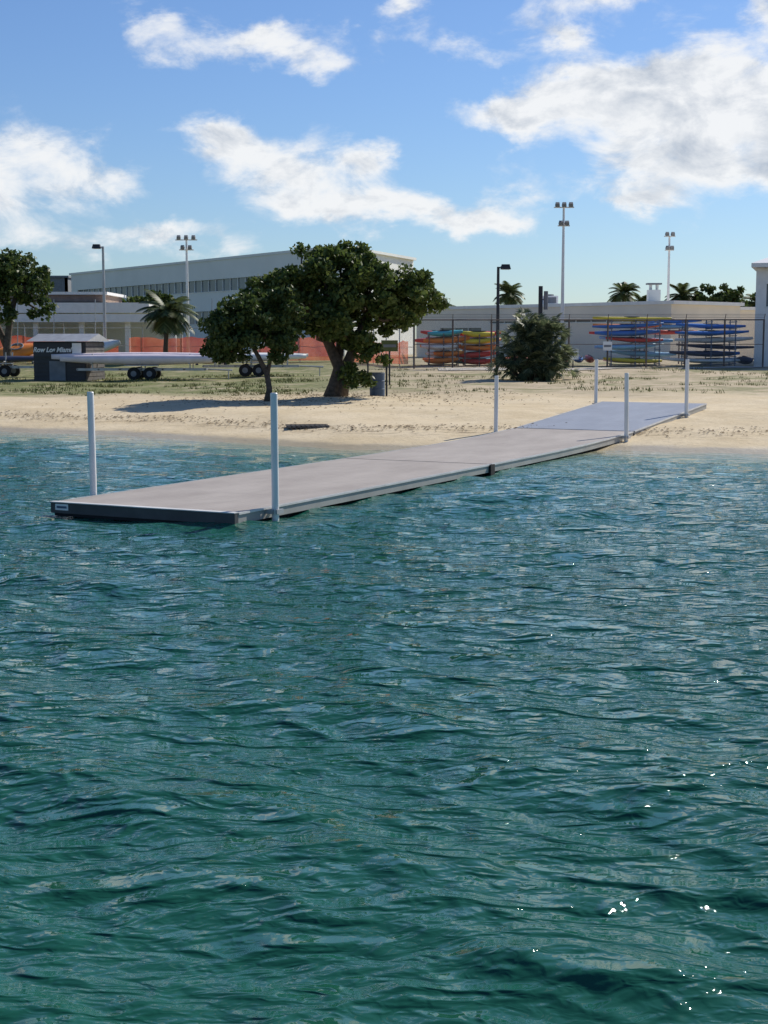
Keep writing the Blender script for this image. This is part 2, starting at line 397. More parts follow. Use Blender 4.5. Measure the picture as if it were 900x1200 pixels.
# ------------------------------------------------------------------ trees
def unit(n):
    v = NR.randn(n, 3); return v/np.linalg.norm(v, axis=1, keepdims=True)
def leaves(centres, rad, per, size, mat, name, parent, flat=.75):
    n = len(centres)*per
    c = np.repeat(centres, per, axis=0); r = np.repeat(rad, per)
    d = unit(n)*(NR.rand(n, 1)**.45); d[:, 2] *= flat
    p = c + d*r[:, None]
    u = unit(n); w = np.cross(u, unit(n)); w /= np.linalg.norm(w, axis=1, keepdims=True)
    s = size*(.6+.8*NR.rand(n, 1))
    V = np.stack([p-u*s, p+w*s*.62, p+u*s, p-w*s*.62], 1)
    return quads_obj(name, V, 4, mat, parent)
def tree(name, base, trunks, lobes, nclump, per, leafsize, mat, crad=(.35, .6), limbs=24, tr=.2):
    e = empty(name, base)
    mb = MB(); tops = []
    for t in trunks:
        pts = [Vector(p) for p in t[0]]
        mb.tube(pts, t[1], 0, n=10); tops.append(pts[-1]); 
        if len(pts) > 2: tops.append(pts[-2])
    cs, rs = [], []
    tot = sum(a[3]*a[4]*a[5] for a in lobes)
    for (x, y, z, rx, ry, rz) in lobes:
        k = max(3, int(nclump*(rx*ry*rz)/tot))
        d = unit(k)*(.35+.74*NR.rand(k, 1)**.5)
        cs.append(np.array([x, y, z])+d*np.array([rx, ry, rz])); rs.append(NR.uniform(crad[0], crad[1], k))
    cs = np.concatenate(cs); rs = np.concatenate(rs)
    for i in NR.choice(len(cs), min(limbs, len(cs)), replace=False):
        c = Vector(cs[i]); t = min(tops, key=lambda q: (q-c).length)
        mid = (t+c)/2 + Vector((R.uniform(-.2, .2), R.uniform(-.2, .2), R.uniform(-.25, .1)))
        mb.tube([t, mid, c], [tr*.35, tr*.22, tr*.06], 0, n=6)
    mb.obj('trunk_and_limbs', [M['bark']], e, smooth=True)
    leaves(cs, rs, per, leafsize, mat, 'foliage', e)
    return e
tree('sea_grape_tree', (-1.9, 57, Hf(-1.9, 57)-.05),
     [([(-.1, 0, 0), (0, 0, .5), (.15, 0, 1.2), (-.3, .1, 2.2), (-.9, .2, 3.2)], [.42, .3, .25, .2, .13]),
      ([(.15, 0, 0), (.3, 0, .6), (.5, .1, 1.4), (.9, 0, 2.4), (1.2, .1, 3.3)], [.36, .27, .22, .17, .1]),
      ([(0, 0, .2), (.1, .3, 1.2), (.2, .5, 2.4), (.3, .4, 3.6)], [.28, .2, .15, .1])],
     [(-1.6, 0, 3.7, 1.5, 1.8, 1.4), (0, 0, 4.5, 2.1, 2.0, 1.35), (1.9, 0, 4.2, 1.7, 1.8, 1.2), (2.9, 0, 3.7, 1.15, 1.5, .9),
      (.7, 0, 5.0, 1.5, 1.3, .7), (-1.2, .2, 4.9, 1.3, 1.3, .75), (.8, -.6, 2.9, 1.9, 1.6, .8), (.9, -.5, 1.3, .85, .8, 1.0), (1.2, -.5, 2.1, .95, .8, .8), (.7, -.6, .8, .6, .6, .5), (-2.5, 0, 4.0, 1.0, 1.1, .9)],
     285, 120, .10, M['leaf'], crad=(.26, .52), limbs=46, tr=.3)
tree('sea_grape_tree', (-4.35, 54, Hf(-4.35, 54)-.05),
     [([(0, 0, 0), (.1, 0, .5), (.0, 0, 1.1), (-.3, 0, 1.7), (-.7, 0, 2.4)], [.14, .11, .1, .085, .06]), ([(0, 0, .9), (.15, .1, 1.7), (.5, .1, 2.5)], [.09, .07, .05])],
     [(-.8, 0, 2.7, 1.5, 1.3, .95), (-1.7, 0, 2.3, .95, 1.0, .65), (.2, 0, 3.2, 1.2, 1.2, .95), (.4, .1, 2.3, .9, .9, .6), (-.2, 0, 3.8, .7, .8, .45), (-1.3, 0, 3.4, .8, .8, .5)],
     130, 110, .09, M['leaf2'], crad=(.25, .45), limbs=26, tr=.14)
tree('broadleaf_tree', (-21.6, 84, Hf(-21.6, 84)-.05),
     [([(0, 0, 0), (-.1, 0, 1.5), (.1, 0, 3), (.5, 0, 4.5)], [.3, .22, .18, .12]), ([(0, 0, 1.3), (-.8, .2, 3.2), (-1.5, .2, 5)], [.2, .15, .1])],
     [(-1.2, 0, 5.6, 2.2, 2, 1.4), (1.0, 0, 5.2, 1.5, 1.6, 1.3), (0, 0, 6.4, 1.5, 1.5, .8), (1.6, 0, 4.0, .8, .9, .8), (-.3, 0, 3.6, 1.6, 1.2, .7)],
     130, 85, .13, M['leaf2'], crad=(.35, .6), limbs=34, tr=.26)
tree('broadleaf_tree', (-19, 118, 1.45), [([(0, 0, 0), (0, 0, 3.2)], [.2, .12])],
     [(0, 0, 4.3, 2.0, 1.5, .9), (1.2, 0, 3.9, 1.5, 1, .7), (-1.3, 0, 4.0, 1.4, 1, .8)], 60, 70, .18, M['leaf'], limbs=10)
tree('broadleaf_tree', (34.4, 150, 1.45), [([(0, 0, 0), (0, 0, 3.5)], [.25, .15])],
     [(0, 0, 5.1, 2.8, 2, 1.9), (-1.4, 0, 4.2, 1.8, 1.5, 1.6), (1.5, 0, 4.4, 1.8, 1.5, 1.6)], 150, 90, .2, M['leaf2'], limbs=12)
tree('broadleaf_tree', (24, 112, 1.45), [([(0, 0, 0), (0, 0, 2.2)], [.15, .1])],
     [(0, 0, 2.6, 1.4, 1.2, 1.1), (1.5, 0, 2.4, 1.2, 1, .9)], 40, 80, .17, M['leaf'], limbs=10)
tree('broadleaf_tree', (41, 160, 1.45), [([(0, 0, 0), (0, 0, 3)], [.25, .15])],
     [(0, 0, 4.4, 2.2, 2, 1.8), (-2, 0, 3.8, 2, 1.5, 1.6)], 80, 80, .22, M['leaf2'], limbs=12)

def palm(name, base, h, fr, nf=22, lean=.2, mat='palm'):
    e = empty(name, base); mb = MB()
    mb.tube([(0, 0, 0), (lean*.3, 0, h*.4), (lean, 0, h)], [.2, .15, .13], 0, n=8)
    mb.obj('trunk', [M['bark']], e, smooth=True)
    tri = []
    for k in range(nf):
        az = k*2.399; el = R.uniform(-.3, 1.25); ln = fr*R.uniform(.8, 1.1)
        p = np.array([lean, 0, h]); d = np.array([math.cos(az)*math.cos(el), math.sin(az)*math.cos(el), math.sin(el)])
        side = np.array([-math.sin(az), math.cos(az), 0])
        for j in range(16):
            t = j/16; d = d + np.array([0, 0, -.085]); d /= np.linalg.norm(d)
            q = p + d*ln/16
            ll = fr*.34*math.sin(math.pi*(.12+.8*t))+.05
            for sg in (-1, 1):
                tip = q + side*sg*ll*.8 + d*ll*.5 + np.array([0, 0, -ll*.35])
                tri.append([p, q+(d*ln/16)*.4, tip])
            tri.append([p+side*.015, q, p-side*.015])
            p = q
    quads_obj('fronds', np.array(tri), 3, M[mat], e)
palm('palm_tree', (-14.4, 96, 1.35), 3.3, 2.1, 44)
palm('palm_tree', (12.6, 150, 1.45), 6.1, 1.9, 44)
palm('palm_tree', (30.3, 150, 1.45), 5.9, 2.0, 46)
palm('palm_tree', (27.6, 158, 1.45), 5.4, 1.8, 36)
palm('palm_tree', (24.3, 150, 1.45), 6.2, 1.9, 40)
palm('palm_tree', (7.6, 158, 1.45), 4.6, 1.6, 30)
palm('palm_tree', (38.6, 152, 1.45), 5.3, 1.9, 40)

# palmetto clump: several heads, each a burst of stiff fan leaves
e = empty('saw_palmetto', (7.4, 72, Hf(7.4, 72)-.05))
mb = MB(); fans = []
heads = [(0, 0, 2.4, 62), (-.7, .1, 2.1, 56), (.75, -.1, 2.15, 56), (.1, -.5, 1.8, 50), (-1.1, -.3, 1.35, 48), (1.15, -.2, 1.4, 48), (0, .6, 1.8, 36), (-.5, -.7, 1.05, 46), (.6, -.75, 1.0, 46), (-1.25, .1, .7, 38), (1.3, .2, .7, 38), (0, -.8, .55, 36), (-.35, 0, 2.85, 30), (.45, .1, 2.8, 28)]
for (hx, hy, hz_, nf) in heads:
    mb.tube([(hx*.4, hy*.4, 0), (hx*.7, hy*.7, hz_*.5), (hx, hy, hz_)], [.12, .10, .08], 0, n=7)
    h0 = np.array([hx, hy, hz_])
    for i in range(nf):
        d = unit(1)[0]; d[2] = d[2]*.8+.18; d /= np.linalg.norm(d)
        pl = R.uniform(.35, .75); p = h0+d*pl+np.array([0, 0, -.08*pl])
        if p[2] < .08: p[2] = R.uniform(.08, .4)
        up = np.array([0, 0, 1.]); s = np.cross(d, up); s /= np.linalg.norm(s)+1e-6; w = np.cross(s, d)
        fans.append([h0, h0+s*.012, p+s*.012, p-s*.012])
        ra = R.uniform(-.9, .9); s2 = s*math.cos(ra)+w*math.sin(ra); w2 = np.cross(d, s2); L_ = R.uniform(.38, .58)
        for k in range(11):
            t = -1.25+2.5*k/10
            dr = d*math.cos(t)+s2*math.sin(t)+w2*(.25*abs(math.sin(t))+R.uniform(-.06, .06)); dr /= np.linalg.norm(dr)
            q = np.cross(dr, w2); q /= np.linalg.norm(q)+1e-6
            tip = p+dr*L_*R.uniform(.85, 1.1)-up*.06
            fans.append([p, p+dr*L_*.5+q*.03, tip, p+dr*L_*.5-q*.03])
mb.obj('stems', [M['bark']], e, smooth=True)
quads_obj('fan_leaves', np.array(fans), 4, M['palmetto'], e)

# grass tufts
pts = []
for i in range(6000):
    x = R.uniform(-24, 22); y = R.uniform(59, 81)
    if x > -3 and R.random() < .55: continue
    cl = math.sin(x*.8+1.3*math.sin(y*.5))+math.sin(y*1.1+x*.35)
    if cl < .15: continue
    z = Hf(x, y)
    for k in range(5):
        a = R.uniform(0, 6.28); h = R.uniform(.05, .16); ox, oy = R.gauss(0, .09), R.gauss(0, .09)
        pts.append([(x+ox-.012*math.sin(a), y+oy, z-.01), (x+ox+.03, y+oy+.012, z-.01), (x+ox+h*.5*math.cos(a), y+oy+h*.5*math.sin(a), z+h)])
quads_obj('grass', np.array(pts), 3, M['grass'])
pts = []
for i in range(3500):
    if R.random() < .6:
        x = R.uniform(-22, 18); t = R.gauss(4.2, .5)+.4*math.sin(x*.7); y = float(shore(x))+t
    else:
        x = R.gauss(-2, 4); y = R.gauss(56, 3.5)
    z = Hf(x, y)+.02; a = R.uniform(0, 6.28); s = R.uniform(.02, .07)
    pts.append([(x+s*math.cos(a), y+s*math.sin(a), z), (x-s*math.sin(a)*.5, y+s*math.cos(a)*.5, z+.02), (x-s*math.cos(a), y-s*math.sin(a), z), (x+s*math.sin(a)*.5, y-s*math.cos(a)*.5, z+.01)])
M['litter'] = leaf_mat('leaf_litter', (.06, .035, .02), (.12, .08, .04), (.22, .16, .09), .05)
quads_obj('leaf_litter', np.array(pts), 4, M['litter'])

# ------------------------------------------------------------------ buildings
def facade(mbs, p0, p1, z0, z1, bands, mull=1.6, th=.35, mh=.08):
    wall, glass, frame = mbs
    p0 = Vector((*p0, 0)); p1 = Vector((*p1, 0)); d = p1-p0; ln = d.length; rz = math.atan2(d.y, d.x)
    M4 = Matrix.Translation(p0) @ Matrix.Rotation(rz, 4, 'Z')
    zs = z0
    for (a, b_, x0, x1) in bands:
        wall.box((ln/2, th/2, (zs+a)/2), (ln, th, a-zs), 0, M4=M4)
        if x0 > 0: wall.box((x0/2, th/2, (a+b_)/2), (x0, th, b_-a), 0, M4=M4)
        if x1 < ln: wall.box(((x1+ln)/2, th/2, (a+b_)/2), (ln-x1, th, b_-a), 0, M4=M4)
        glass.box(((x0+x1)/2, th*.7, (a+b_)/2), (x1-x0, .06, b_-a), 0, M4=M4)
        k = max(1, int(round((x1-x0)/mull)))
        for i in range(1, k):
            frame.box((x0+(x1-x0)*i/k, th*.45, (a+b_)/2), (mh, .1, b_-a), 0, M4=M4)
        frame.box(((x0+x1)/2, -.03, a-.04), (x1-x0+.2, .055, .08), 0, M4=M4)
        zs = b_
    wall.box((ln/2, th/2, (zs+z1)/2), (ln, th, z1-zs), 0, M4=M4)
def slab(mb, poly, z0, z1, mi=0):
    n = len(poly); vs = [(x, y, z0) for x, y in poly]+[(x, y, z1) for x, y in poly]
    mb.add(vs, [tuple(range(n-1, -1, -1)), tuple(range(n, 2*n))]+[(i, (i+1) % n, (i+1) % n+n, i+n) for i in range(n)], mi)
def building(name, poly, z0, z1, faces, wallm, roofm=None, parapet=.25, framem=None, over=.0):
    e = empty(name, (0, 0, 0)); w, g, f = MB(), MB(), MB()
    n = len(poly)
    for i in range(n):
        bands = faces.get(i, []); p0, p1 = poly[i], poly[(i+1) % n]
        ln = math.dist(p0, p1)
        bb = [(a, b_, (x0 if x0 >= 0 else 0), (x1 if x1 > 0 else ln+x1)) for (a, b_, x0, x1) in bands]
        facade((w, g, f), p0, p1, z0, z1, bb)
    cx = sum(p[0] for p in poly)/n; cy = sum(p[1] for p in poly)/n
    ins = [(p[0]+(cx-p[0])*.012, p[1]+(cy-p[1])*.012) for p in poly]
    r = MB(); slab(r, ins, z1-.6, z1-.3)
    out = [(p[0]+(p[0]-cx)*over/max(1, math.dist(p, (cx, cy)))*1.3, p[1]+(p[1]-cy)*over/max(1, math.dist(p, (cx, cy)))*1.3) for p in poly]
    slab(r, out, z1+.003, z1+parapet, 0)
    w.obj('walls', [wallm], e); r.obj('roof', [roofm or wallm], e)
    if g.v: g.obj('windows', [M['glass']], e); f.obj('window_frames', [framem or M['ltgray']], e)
    return e
Lp, C, Rr = (-39, 183), (-3.8, 130), (3.0, 150)
back = (Rr[0]+Lp[0]-C[0], Rr[1]+Lp[1]-C[1])
building('office_building', [Lp, C, Rr, back], 1.2, 11.0,
         {0: [(4.6, 5.9, 2, -2), (7.9, 9.1, 2, -2)], 1: [(4.6, 5.9, 1.5, -1.5), (7.9, 9.1, 1.5, -1.5)]}, M['ltgray'], M['ltgray'], over=.3)
building('gray_building', [(-52, 190), (-41, 190), (-41, 205), (-52, 205)], 1.2, 11.0, {0: [(4.5, 6, 1, -1), (7.6, 9.2, 1, -1)]}, M['midgray'], over=.3)
building('clubhouse', [(2.8, 126), (20.6, 105), (27, 111), (9.2, 132)], 1.2, 5.45, {0: [(3.0, 3.9, 3, 8), (4.25, 4.4, 9, 26)]}, M['cream'], M['white'], over=.25)
building('boathouse', [(20.9, 118), (31, 118), (31, 128), (20.9, 128)], 1.2, 5.3, {0: [(2.6, 3.8, 1, 5)]}, M['cream'], M['white'], over=.3)
e = empty('rooftop_air_conditioner', (13.2, 117, 5.7)); mb = MB(); mb.box((0, 0, .35), (1.3, .9, .7), 0); mb.tube([(0, 0, .7), (0, 0, .82)], .35, 1); mb.box((0, -.46, .35), (1, .03, .45), 1); mb.obj('unit', [M['white'], M['midgray']], e)
e = empty('rooftop_air_conditioner', (20.6, 112, 5.7)); mb = MB(); mb.box((0, 0, .5), (.9, .9, 1.0), 0); mb.tube([(-.25, 0, 1), (-.25, 0, 1.4)], .12, 0); mb.tube([(.25, 0, 1), (.25, 0, 1.4)], .12, 0); mb.box((0, 0, 1.45), (1.1, .8, .12), 1); mb.obj('unit', [M['ltgray'], M['midgray']], e)
e = empty('pavilion', (0, 0, 0)); w = MB()
for x in np.arange(-36, -15, 3.4): w.box((x, 108.4, 3.1), (.35, .35, 3.8), 0)
w.box((-26, 116, 3.1), (20, .3, 3.8), 1)
w.obj('columns_and_wall', [M['white'], M['ltgray']], e)
w = MB(); w.box((-27, 112, 5.25), (19.5, 9, .75), 0); w.box((-27.2, 112, 5.95), (13, 7.5, .5), 1); w.box((-27.2, 112, 6.32), (13.6, 8, .2), 0)
w.box((-24, 107.6, 4.5), (14, .12, .6), 0)
w.obj('roof', [M['white'], M['brown']], e)
hz = empty('white_house', (-.45, 0, 0))
e = building('wing', [(22.0, 85), (37, 80.5), (41.4, 95), (26.4, 99.5)], 1.0, 6.9, {0: [(2.2, 3.7, 2, 5), (4.8, 6.1, .6, 4)]}, M['white'], M['white'], parapet=.1)
e.parent = hz
mb = MB()
o_ = [(21.5, 84.2), (37.2, 79.5), (42.1, 95.4), (26.4, 100.1)]; i_ = [(27, 91), (36.5, 88.2)]
mb.add([(x, y, 7.02) for x, y in o_]+[(x, y, 8.9) for x, y in i_]+[(x, y, 7.25) for x, y in o_],
       [(3, 2, 1, 0), (0, 1, 7, 6), (1, 2, 8, 7), (2, 3, 9, 8), (3, 0, 6, 9), (6, 7, 5, 4), (7, 8, 5), (8, 9, 4, 5), (9, 6, 4)], 0)
mb.obj('hip_roof', [M['white']], hz)

# ------------------------------------------------------------------ fences
def chain_mat():
    m, nt, b = new_mat('chain_link'); N, L = nt.nodes, nt.links
    tc = N.new('ShaderNodeTexCoord'); sep = N.new('ShaderNodeSeparateXYZ'); L.new(tc.outputs['Object'], sep.inputs[0])
    def mth(op, a, b_):
        n = N.new('ShaderNodeMath'); n.operation = op
        for k, q in enumerate((a, b_)):
            if hasattr(q, 'links'): L.new(q, n.inputs[k])
            else: n.inputs[k].default_value = q
        return n.outputs[0]
    d1 = mth('PINGPONG', mth('ADD', sep.outputs[0], sep.outputs[2]), .035)
    d2 = mth('PINGPONG', mth('SUBTRACT', sep.outputs[0], sep.outputs[2]), .035)
    wire = mth('LESS_THAN', mth('MINIMUM', d1, d2), .0024)
    tr = N.new('ShaderNodeBsdfTransparent'); mx = N.new('ShaderNodeMixShader')
    b.inputs['Base Color'].default_value = (.22, .21, .20, 1); b.inputs['Roughness'].default_value = .5
    L.new(wire, mx.inputs[0]); L.new(tr.outputs[0], mx.inputs[1]); L.new(b.outputs[0], mx.inputs[2])
    L.new(mx.outputs[0], N['Material Output'].inputs['Surface']); return m
M['chain'] = chain_mat()
M['rust'] = simple('weathered_post', (.13, .10, .085), .7)
def fence(name, x0, y0, x1, y1, h, step=2.6, screen=None):
    ln = math.dist((x0, y0), (x1, y1)); rz = math.atan2(y1-y0, x1-x0)
    z0 = min(Hf(x0, y0), Hf(x1, y1))-.03
    e = empty(name, (x0, y0, z0), rz); mb = MB()
    n = int(round(ln/step)); pr = .035 if screen else .05
    for i in range(n+1):
        x = ln*i/n; mb.tube([(x, 0, -.2), (x, 0, h)], pr, 0, n=8); mb.tube([(x, 0, h), (x, -.25, h+.28)], .02, 0, n=6)
    mb.tube([(0, 0, h-.03), (ln, 0, h-.03)], pr*.7, 0, n=6); mb.tube([(0, 0, h*.5), (ln, 0, h*.5)], .018, 0, n=6)
    for k in range(3): mb.tube([(0, -.08-.08*k, h+.09*(k+1)), (ln, -.08-.08*k, h+.09*(k+1))], .008, 0, n=4)
    mb.obj('posts_and_rails', [M['galv'] if screen else M['rust']], e)
    mb = MB(); mb.add([(0, .06, .03), (ln, .06, .03), (ln, .06, h-.03), (0, .06, h-.03)], [(0, 1, 2, 3)]); mb.obj('chain_link_mesh', [M['chain']], e)
    if screen:
        mb = MB()
        for (a, b_, za, zb) in screen:
            k = max(2, int((b_-a)/.4)); vs, fs = [], []
            for i in range(k+1):
                x = a+(b_-a)*i/k; yy = -.08+.03*math.sin(i*1.9)
                vs += [(x, yy, za), (x, yy+.015*math.sin(i*2.7), zb+.07*math.sin(i*.8)+.04*math.sin(i*2.1))]
            fs = [(2*i, 2*i+2, 2*i+3, 2*i+1) for i in range(k)]; mb.add(vs, fs)
        mb.obj('netting', [M['red']], e)
fence('chain_link_fence', 1.7, 82.5, 21.3, 82.0, 2.8, step=2.2)
fence('chain_link_fence', -32, 98, -3, 98, 2.4, screen=[(0, 10.6, .1, 1.8), (11.4, 14.2, .2, 1.65), (14.9, 20.4, .1, 1.7), (21, 29, .2, 1.8)])
fence('chain_link_fence', -3, 98, 1.7, 84, 2.4, screen=[(3, 14, .2, 1.5)])
mb = MB(); n = 60
for i in range(n):
    x0, x1 = 3+i*.55, 3+(i+1)*.55
    q = lambda x, y: (x, y, Hf(x, y)+.03)
    mb.add([q(x0, 79.6), q(x1, 79.6), q(x1, 81.4), q(x0, 81.4)], [(0, 1, 2, 3)])
mb.obj('path', [M['concrete']])

# ------------------------------------------------------------------ light poles
def flood_pole(name, x, y, ztop, arms, r=.11, mat='white'):
    z0 = Hf(x, y); e = empty(name, (x, y, z0)); h = ztop-z0; mb = MB()
    mb.tube([(0, 0, -.1), (0, 0, h*.5), (0, 0, h)], [r*1.4, r*1.1, r*.75], 0, n=12); mb.box((0, 0, .15), (.5, .5, .3), 1)
    mb.obj('pole', [M[mat], M['concrete']], e, smooth=False)
    mb = MB()
    for (dz, wd, k) in arms:
        mb.box((0, -.1, h-dz), (wd, .08, .08), 0)
        for i in range(k):
            xx = -wd/2+wd*(i+.5)/k
            mb.box((xx, -.28, h-dz+.2), (.34, .3, .26), 1, rx=math.radians(35), taper=.8); mb.box((xx, -.16, h-dz+.08), (.05, .05, .16), 0)
    mb.obj('crossarms_and_floodlights', [M[mat], M['midgray']], e)
flood_pole('stadium_light', -16.1, 120, 11.0, [(0, 1.8, 3), (.8, 1.2, 2)])
flood_pole('stadium_light', 13.4, 110, 12.7, [(0, 1.5, 3), (1.35, .9, 2)])
flood_pole('stadium_light', 25.2, 130, 12.0, [(0, 1.0, 2), (1.2, .8, 2)])
def street_lamp(x, y, ztop, mat, side):
    z0 = Hf(x, y); e = empty('street_lamp', (x, y, z0)); h = ztop-z0; mb = MB()
    mb.tube([(0, 0, -.1), (0, 0, h)], [.12, .08], 0, n=10); mb.obj('pole', [M[mat]], e)
    mb = MB(); mb.tube([(0, 0, h-.1), (side*.2, 0, h+.02)], .035, 0, n=6); mb.box((side*.42, -.05, h), (.6, .4, .28), 1, taper=.75); mb.box((side*.42, -.05, h-.155), (.46, .3, .02), 2)
    mb.obj('lamp_head', [M[mat], M['dark'], M['kwhite']], e)
street_lamp(-19.1, 100, 9.2, 'galv', -1)
street_lamp(6.65, 85.5, 7.1, 'dark', 1)
e = empty('utility_post', (9.4, 88, Hf(9.4, 88))); mb = MB(); mb.tube([(0, 0, 0), (0, 0, 4.7)], .13, 0); mb.tube([(.32, 0, 3.3), (.32, 0, 4.4)], .13, 1); mb.box((.16, 0, 3.9), (.3, .08, .08), 1); mb.obj('post_and_transformer', [M['dark'], M['midgray']], e)

# ------------------------------------------------------------------ kayaks and racks
def hull_mesh(ln, wd, ht, sheer=.12, cock=True):
    mb = MB(); ns, nr = 15, 12; vs, fs = [], []
    for i in range(ns):
        t = -1+2*i/(ns-1); w = wd/2*max(.03, (1-abs(t)**2.3)); hh = ht*(.45+.55*(1-t*t)); zc = sheer*t*t*1.2
        for k in range(nr):
            a = 2*math.pi*k/nr; vs.append((t*ln/2, w*math.cos(a), zc+hh*(.5 if math.sin(a) < 0 else .38)*math.sin(a)))
    for i in range(ns-1):
        for k in range(nr):
            a, b = i*nr+k, i*nr+(k+1) % nr; fs.append((a, a+nr, b+nr, b))
    fs.append(tuple(range(nr))); fs.append(tuple(range((ns-1)*nr+nr-1, (ns-1)*nr-1, -1)))
    mb.add(vs, fs, 0)
    if cock:
        vs = []; n = 14
        for s_, z_ in ((1, ht*.36), (1, ht*.44), (.85, ht*.44), (.8, ht*.2)):
            for k in range(n):
                a = 2*math.pi*k/n; vs.append((.45*s_*math.cos(a), wd*.3*s_*math.sin(a), z_))
        fs = [(j*n+k, j*n+(k+1) % n, (j+1)*n+(k+1) % n, (j+1)*n+k) for j in range(3) for k in range(n)]+[tuple(range(3*n, 4*n))]
        mb.add(vs, fs, 1)
    return mb
def kayak(x, y, z, col, ln=4.0, rz=0.0, roll=0.0, wd=.62, ht=.34, name='kayak', pitch=0):
    o = hull_mesh(ln, wd, ht, .05).obj(name, [M[col], M['black']], None, smooth=True)
    o.location = (x, y, z); o.rotation_euler = (roll, pitch, rz); return o
def rack(x, y, wd, levels, dep=1.4, mat='rackblue'):
    z0 = Hf(x, y); e = empty('kayak_rack', (x, y, z0)); mb = MB(); top = levels[-1]+.15
    for xx in (-wd/2, 0, wd/2):
        for yy in (-dep/2, dep/2): mb.box((xx, yy, top/2), (.06, .06, top), 0)
        for l in levels: mb.box((xx, 0, l), (.05, dep+.5, .05), 0)
    mb.box((0, 0, .06), (wd, .07, .07), 0)
    mb.obj('frame', [M[mat]], e); return z0
lv = [.15, .55, .95, 1.35, 1.75, 2.15, 2.55]
for (cx, seed) in ((14.6, 1), (19.0, 4)):
    z0 = rack(cx, 85.5, 2.8, lv); RR = random.Random(seed+20)
    for li, l in enumerate(lv):
        for yy in (-.42, .34):
            if seed == 4 and li == 6: continue
            if RR.random() < .12: continue
            c = 'yellow' if (li == 6 and seed == 1) else RR.choice(['kdark', 'blue', 'kwhite', 'sky', 'teal', 'blue', 'kred', 'sky', 'orange', 'kwhite', 'kdark', 'yellow'])
            kayak(cx+RR.uniform(-.6, .6), 85.5+yy, z0+l+.17, c, RR.uniform(3.0, 4.7), rz=RR.uniform(-.08, .08), pitch=RR.uniform(-.045, .045), ht=RR.uniform(.26, .40), wd=.7)
stk = empty('kayak_stand', (16.8, 88.2, Hf(16.8, 88.2))); mb = MB()
for xx in (-1.2, 1.2):
    for yy in (-.7, .9): mb.box((xx, yy, 1.3), (.07, .07, 2.6), 0)
    for k in range(3): mb.box((xx, .1, 1.75+.33*k), (.06, 1.8, .05), 0)
mb.obj('frame', [M['rackgray']], stk)
for i in range(3):
    kayak(16.8+.15*i, 88.2+.1*i, Hf(16.8, 88.2)+1.93+.33*i, ['kred', 'sky', 'blue'][i], 4.2, ht=.3)
for (cx, seed) in ((3.5, 7), (5.6, 9)):
    z0 = rack(cx, 86.5, 1.7, lv[:5], dep=1.8, mat='rackgray'); RR = random.Random(seed)
    for li, l in enumerate(lv[:5]):
        for yy in (-.55, 0, .5):
            if li == 4 and RR.random() < .35: continue
            kayak(cx+RR.uniform(-.35, .35), 86.5+yy, z0+l+.17, RR.choice(['orange', 'kred', 'orange', 'yellow', 'kwhite', 'kred', 'orange', 'teal', 'kwhite']), RR.uniform(1.8, 2.8), rz=RR.uniform(-.5, .5), ht=RR.uniform(.30, .44), wd=.75, pitch=RR.uniform(-.06, .06))
for i, (x, c) in enumerate([(7.3, 'orange'), (7.9, 'kred'), (9.3, 'kwhite'), (10.4, 'kred'), (11.3, 'blue'), (12.0, 'kred'), (21.0, 'kdark')]):
    kayak(x, 85+.3*(i % 2), Hf(x, 85)+.4, c, 2.6, rz=.5+.2*i, roll=.5, ht=.45)
def sign(name, x, y, h, w, hh, mat, post='dark', rz=0):
    e = empty(name, (x, y, Hf(x, y)-.03), rz); mb = MB(); mb.tube([(0, 0, 0), (0, 0, h)], .04, 0, n=8); mb.obj('post', [M[post]], e)
    mb = MB(); mb.box((0, -.055, h-hh/2), (w, .03, hh), 0); mb.box((0, -.075, h-hh/2), (w*.8, .006, hh*.25), 1); mb.obj('panel', [M[mat], M['midgray']], e)
sign('beach_sign', .1, 57.5, 1.5, .14, .3, 'dark'); sign('information_sign', .25, 66, 2.05, .75, .5, 'green_shade'); sign('information_sign', -.75, 68, 3.1, .16, .4, 'dark')
sign('information_sign', 12.5, 81.7, 1.5, .5, .5, 'kwhite'); sign('information_sign', 10.6, 81.8, 1.1, .6, .6, 'kwhite')

e = empty('trash_barrel', (-.27, 58, Hf(-.27, 58)-.02)); mb = MB()
prof = [(0, .29), (.03, .3), (.28, .3), (.30, .315), (.33, .3), (.60, .3), (.62, .315), (.65, .3), (.9, .3), (.93, .31), (.95, .3)]
mb.tube([(0, 0, z) for z, r in prof], [r for z, r in prof], 0, n=24); mb.tube([(0, 0, .951), (0, 0, .96)], .27, 1, n=24)
mb.obj('barrel', [M['navy'], M['black']], e)

# kiosk shed with sign
sx, sy = -16.4, 76; sz = Hf(sx, sy)-.03
e = empty('storage_shed', (sx, sy, sz), math.radians(-14)); mb = MB()
mb.box((0, 0, 1.02), (2.9, 2.2, 2.05), 0)
for k in range(9): mb.box((0, -1.12, .14+k*.22), (2.9, .03, .19), 0)
for k in range(9): mb.box((1.47, 0, .14+k*.22), (.03, 2.2, .19), 2, taper=1)
mb.box((-.1, -1.16, .55), (.9, .03, 1.0), 1)
mb.obj('walls', [M['dark'], M['midgray'], M['wood']], e)
mb = MB(); mb.add([(-1.7, -1.4, 2.06), (1.7, -1.4, 2.06), (1.7, 1.4, 2.06), (-1.7, 1.4, 2.06), (-1.7, 0, 2.45), (1.7, 0, 2.45)], [(3, 2, 1, 0), (0, 1, 5, 4), (2, 3, 4, 5), (1, 2, 5), (3, 0, 4)], 0); mb.obj('roof', [M['galv']], e)
mb = MB(); mb.box((-.35, -1.2, 1.62), (2.1, .05, .7), 0); mb.box((1.02, -1.2, 1.62), (.5, .05, .7), 1); mb.obj('sign_board', [M['dark'], M['white']], e)
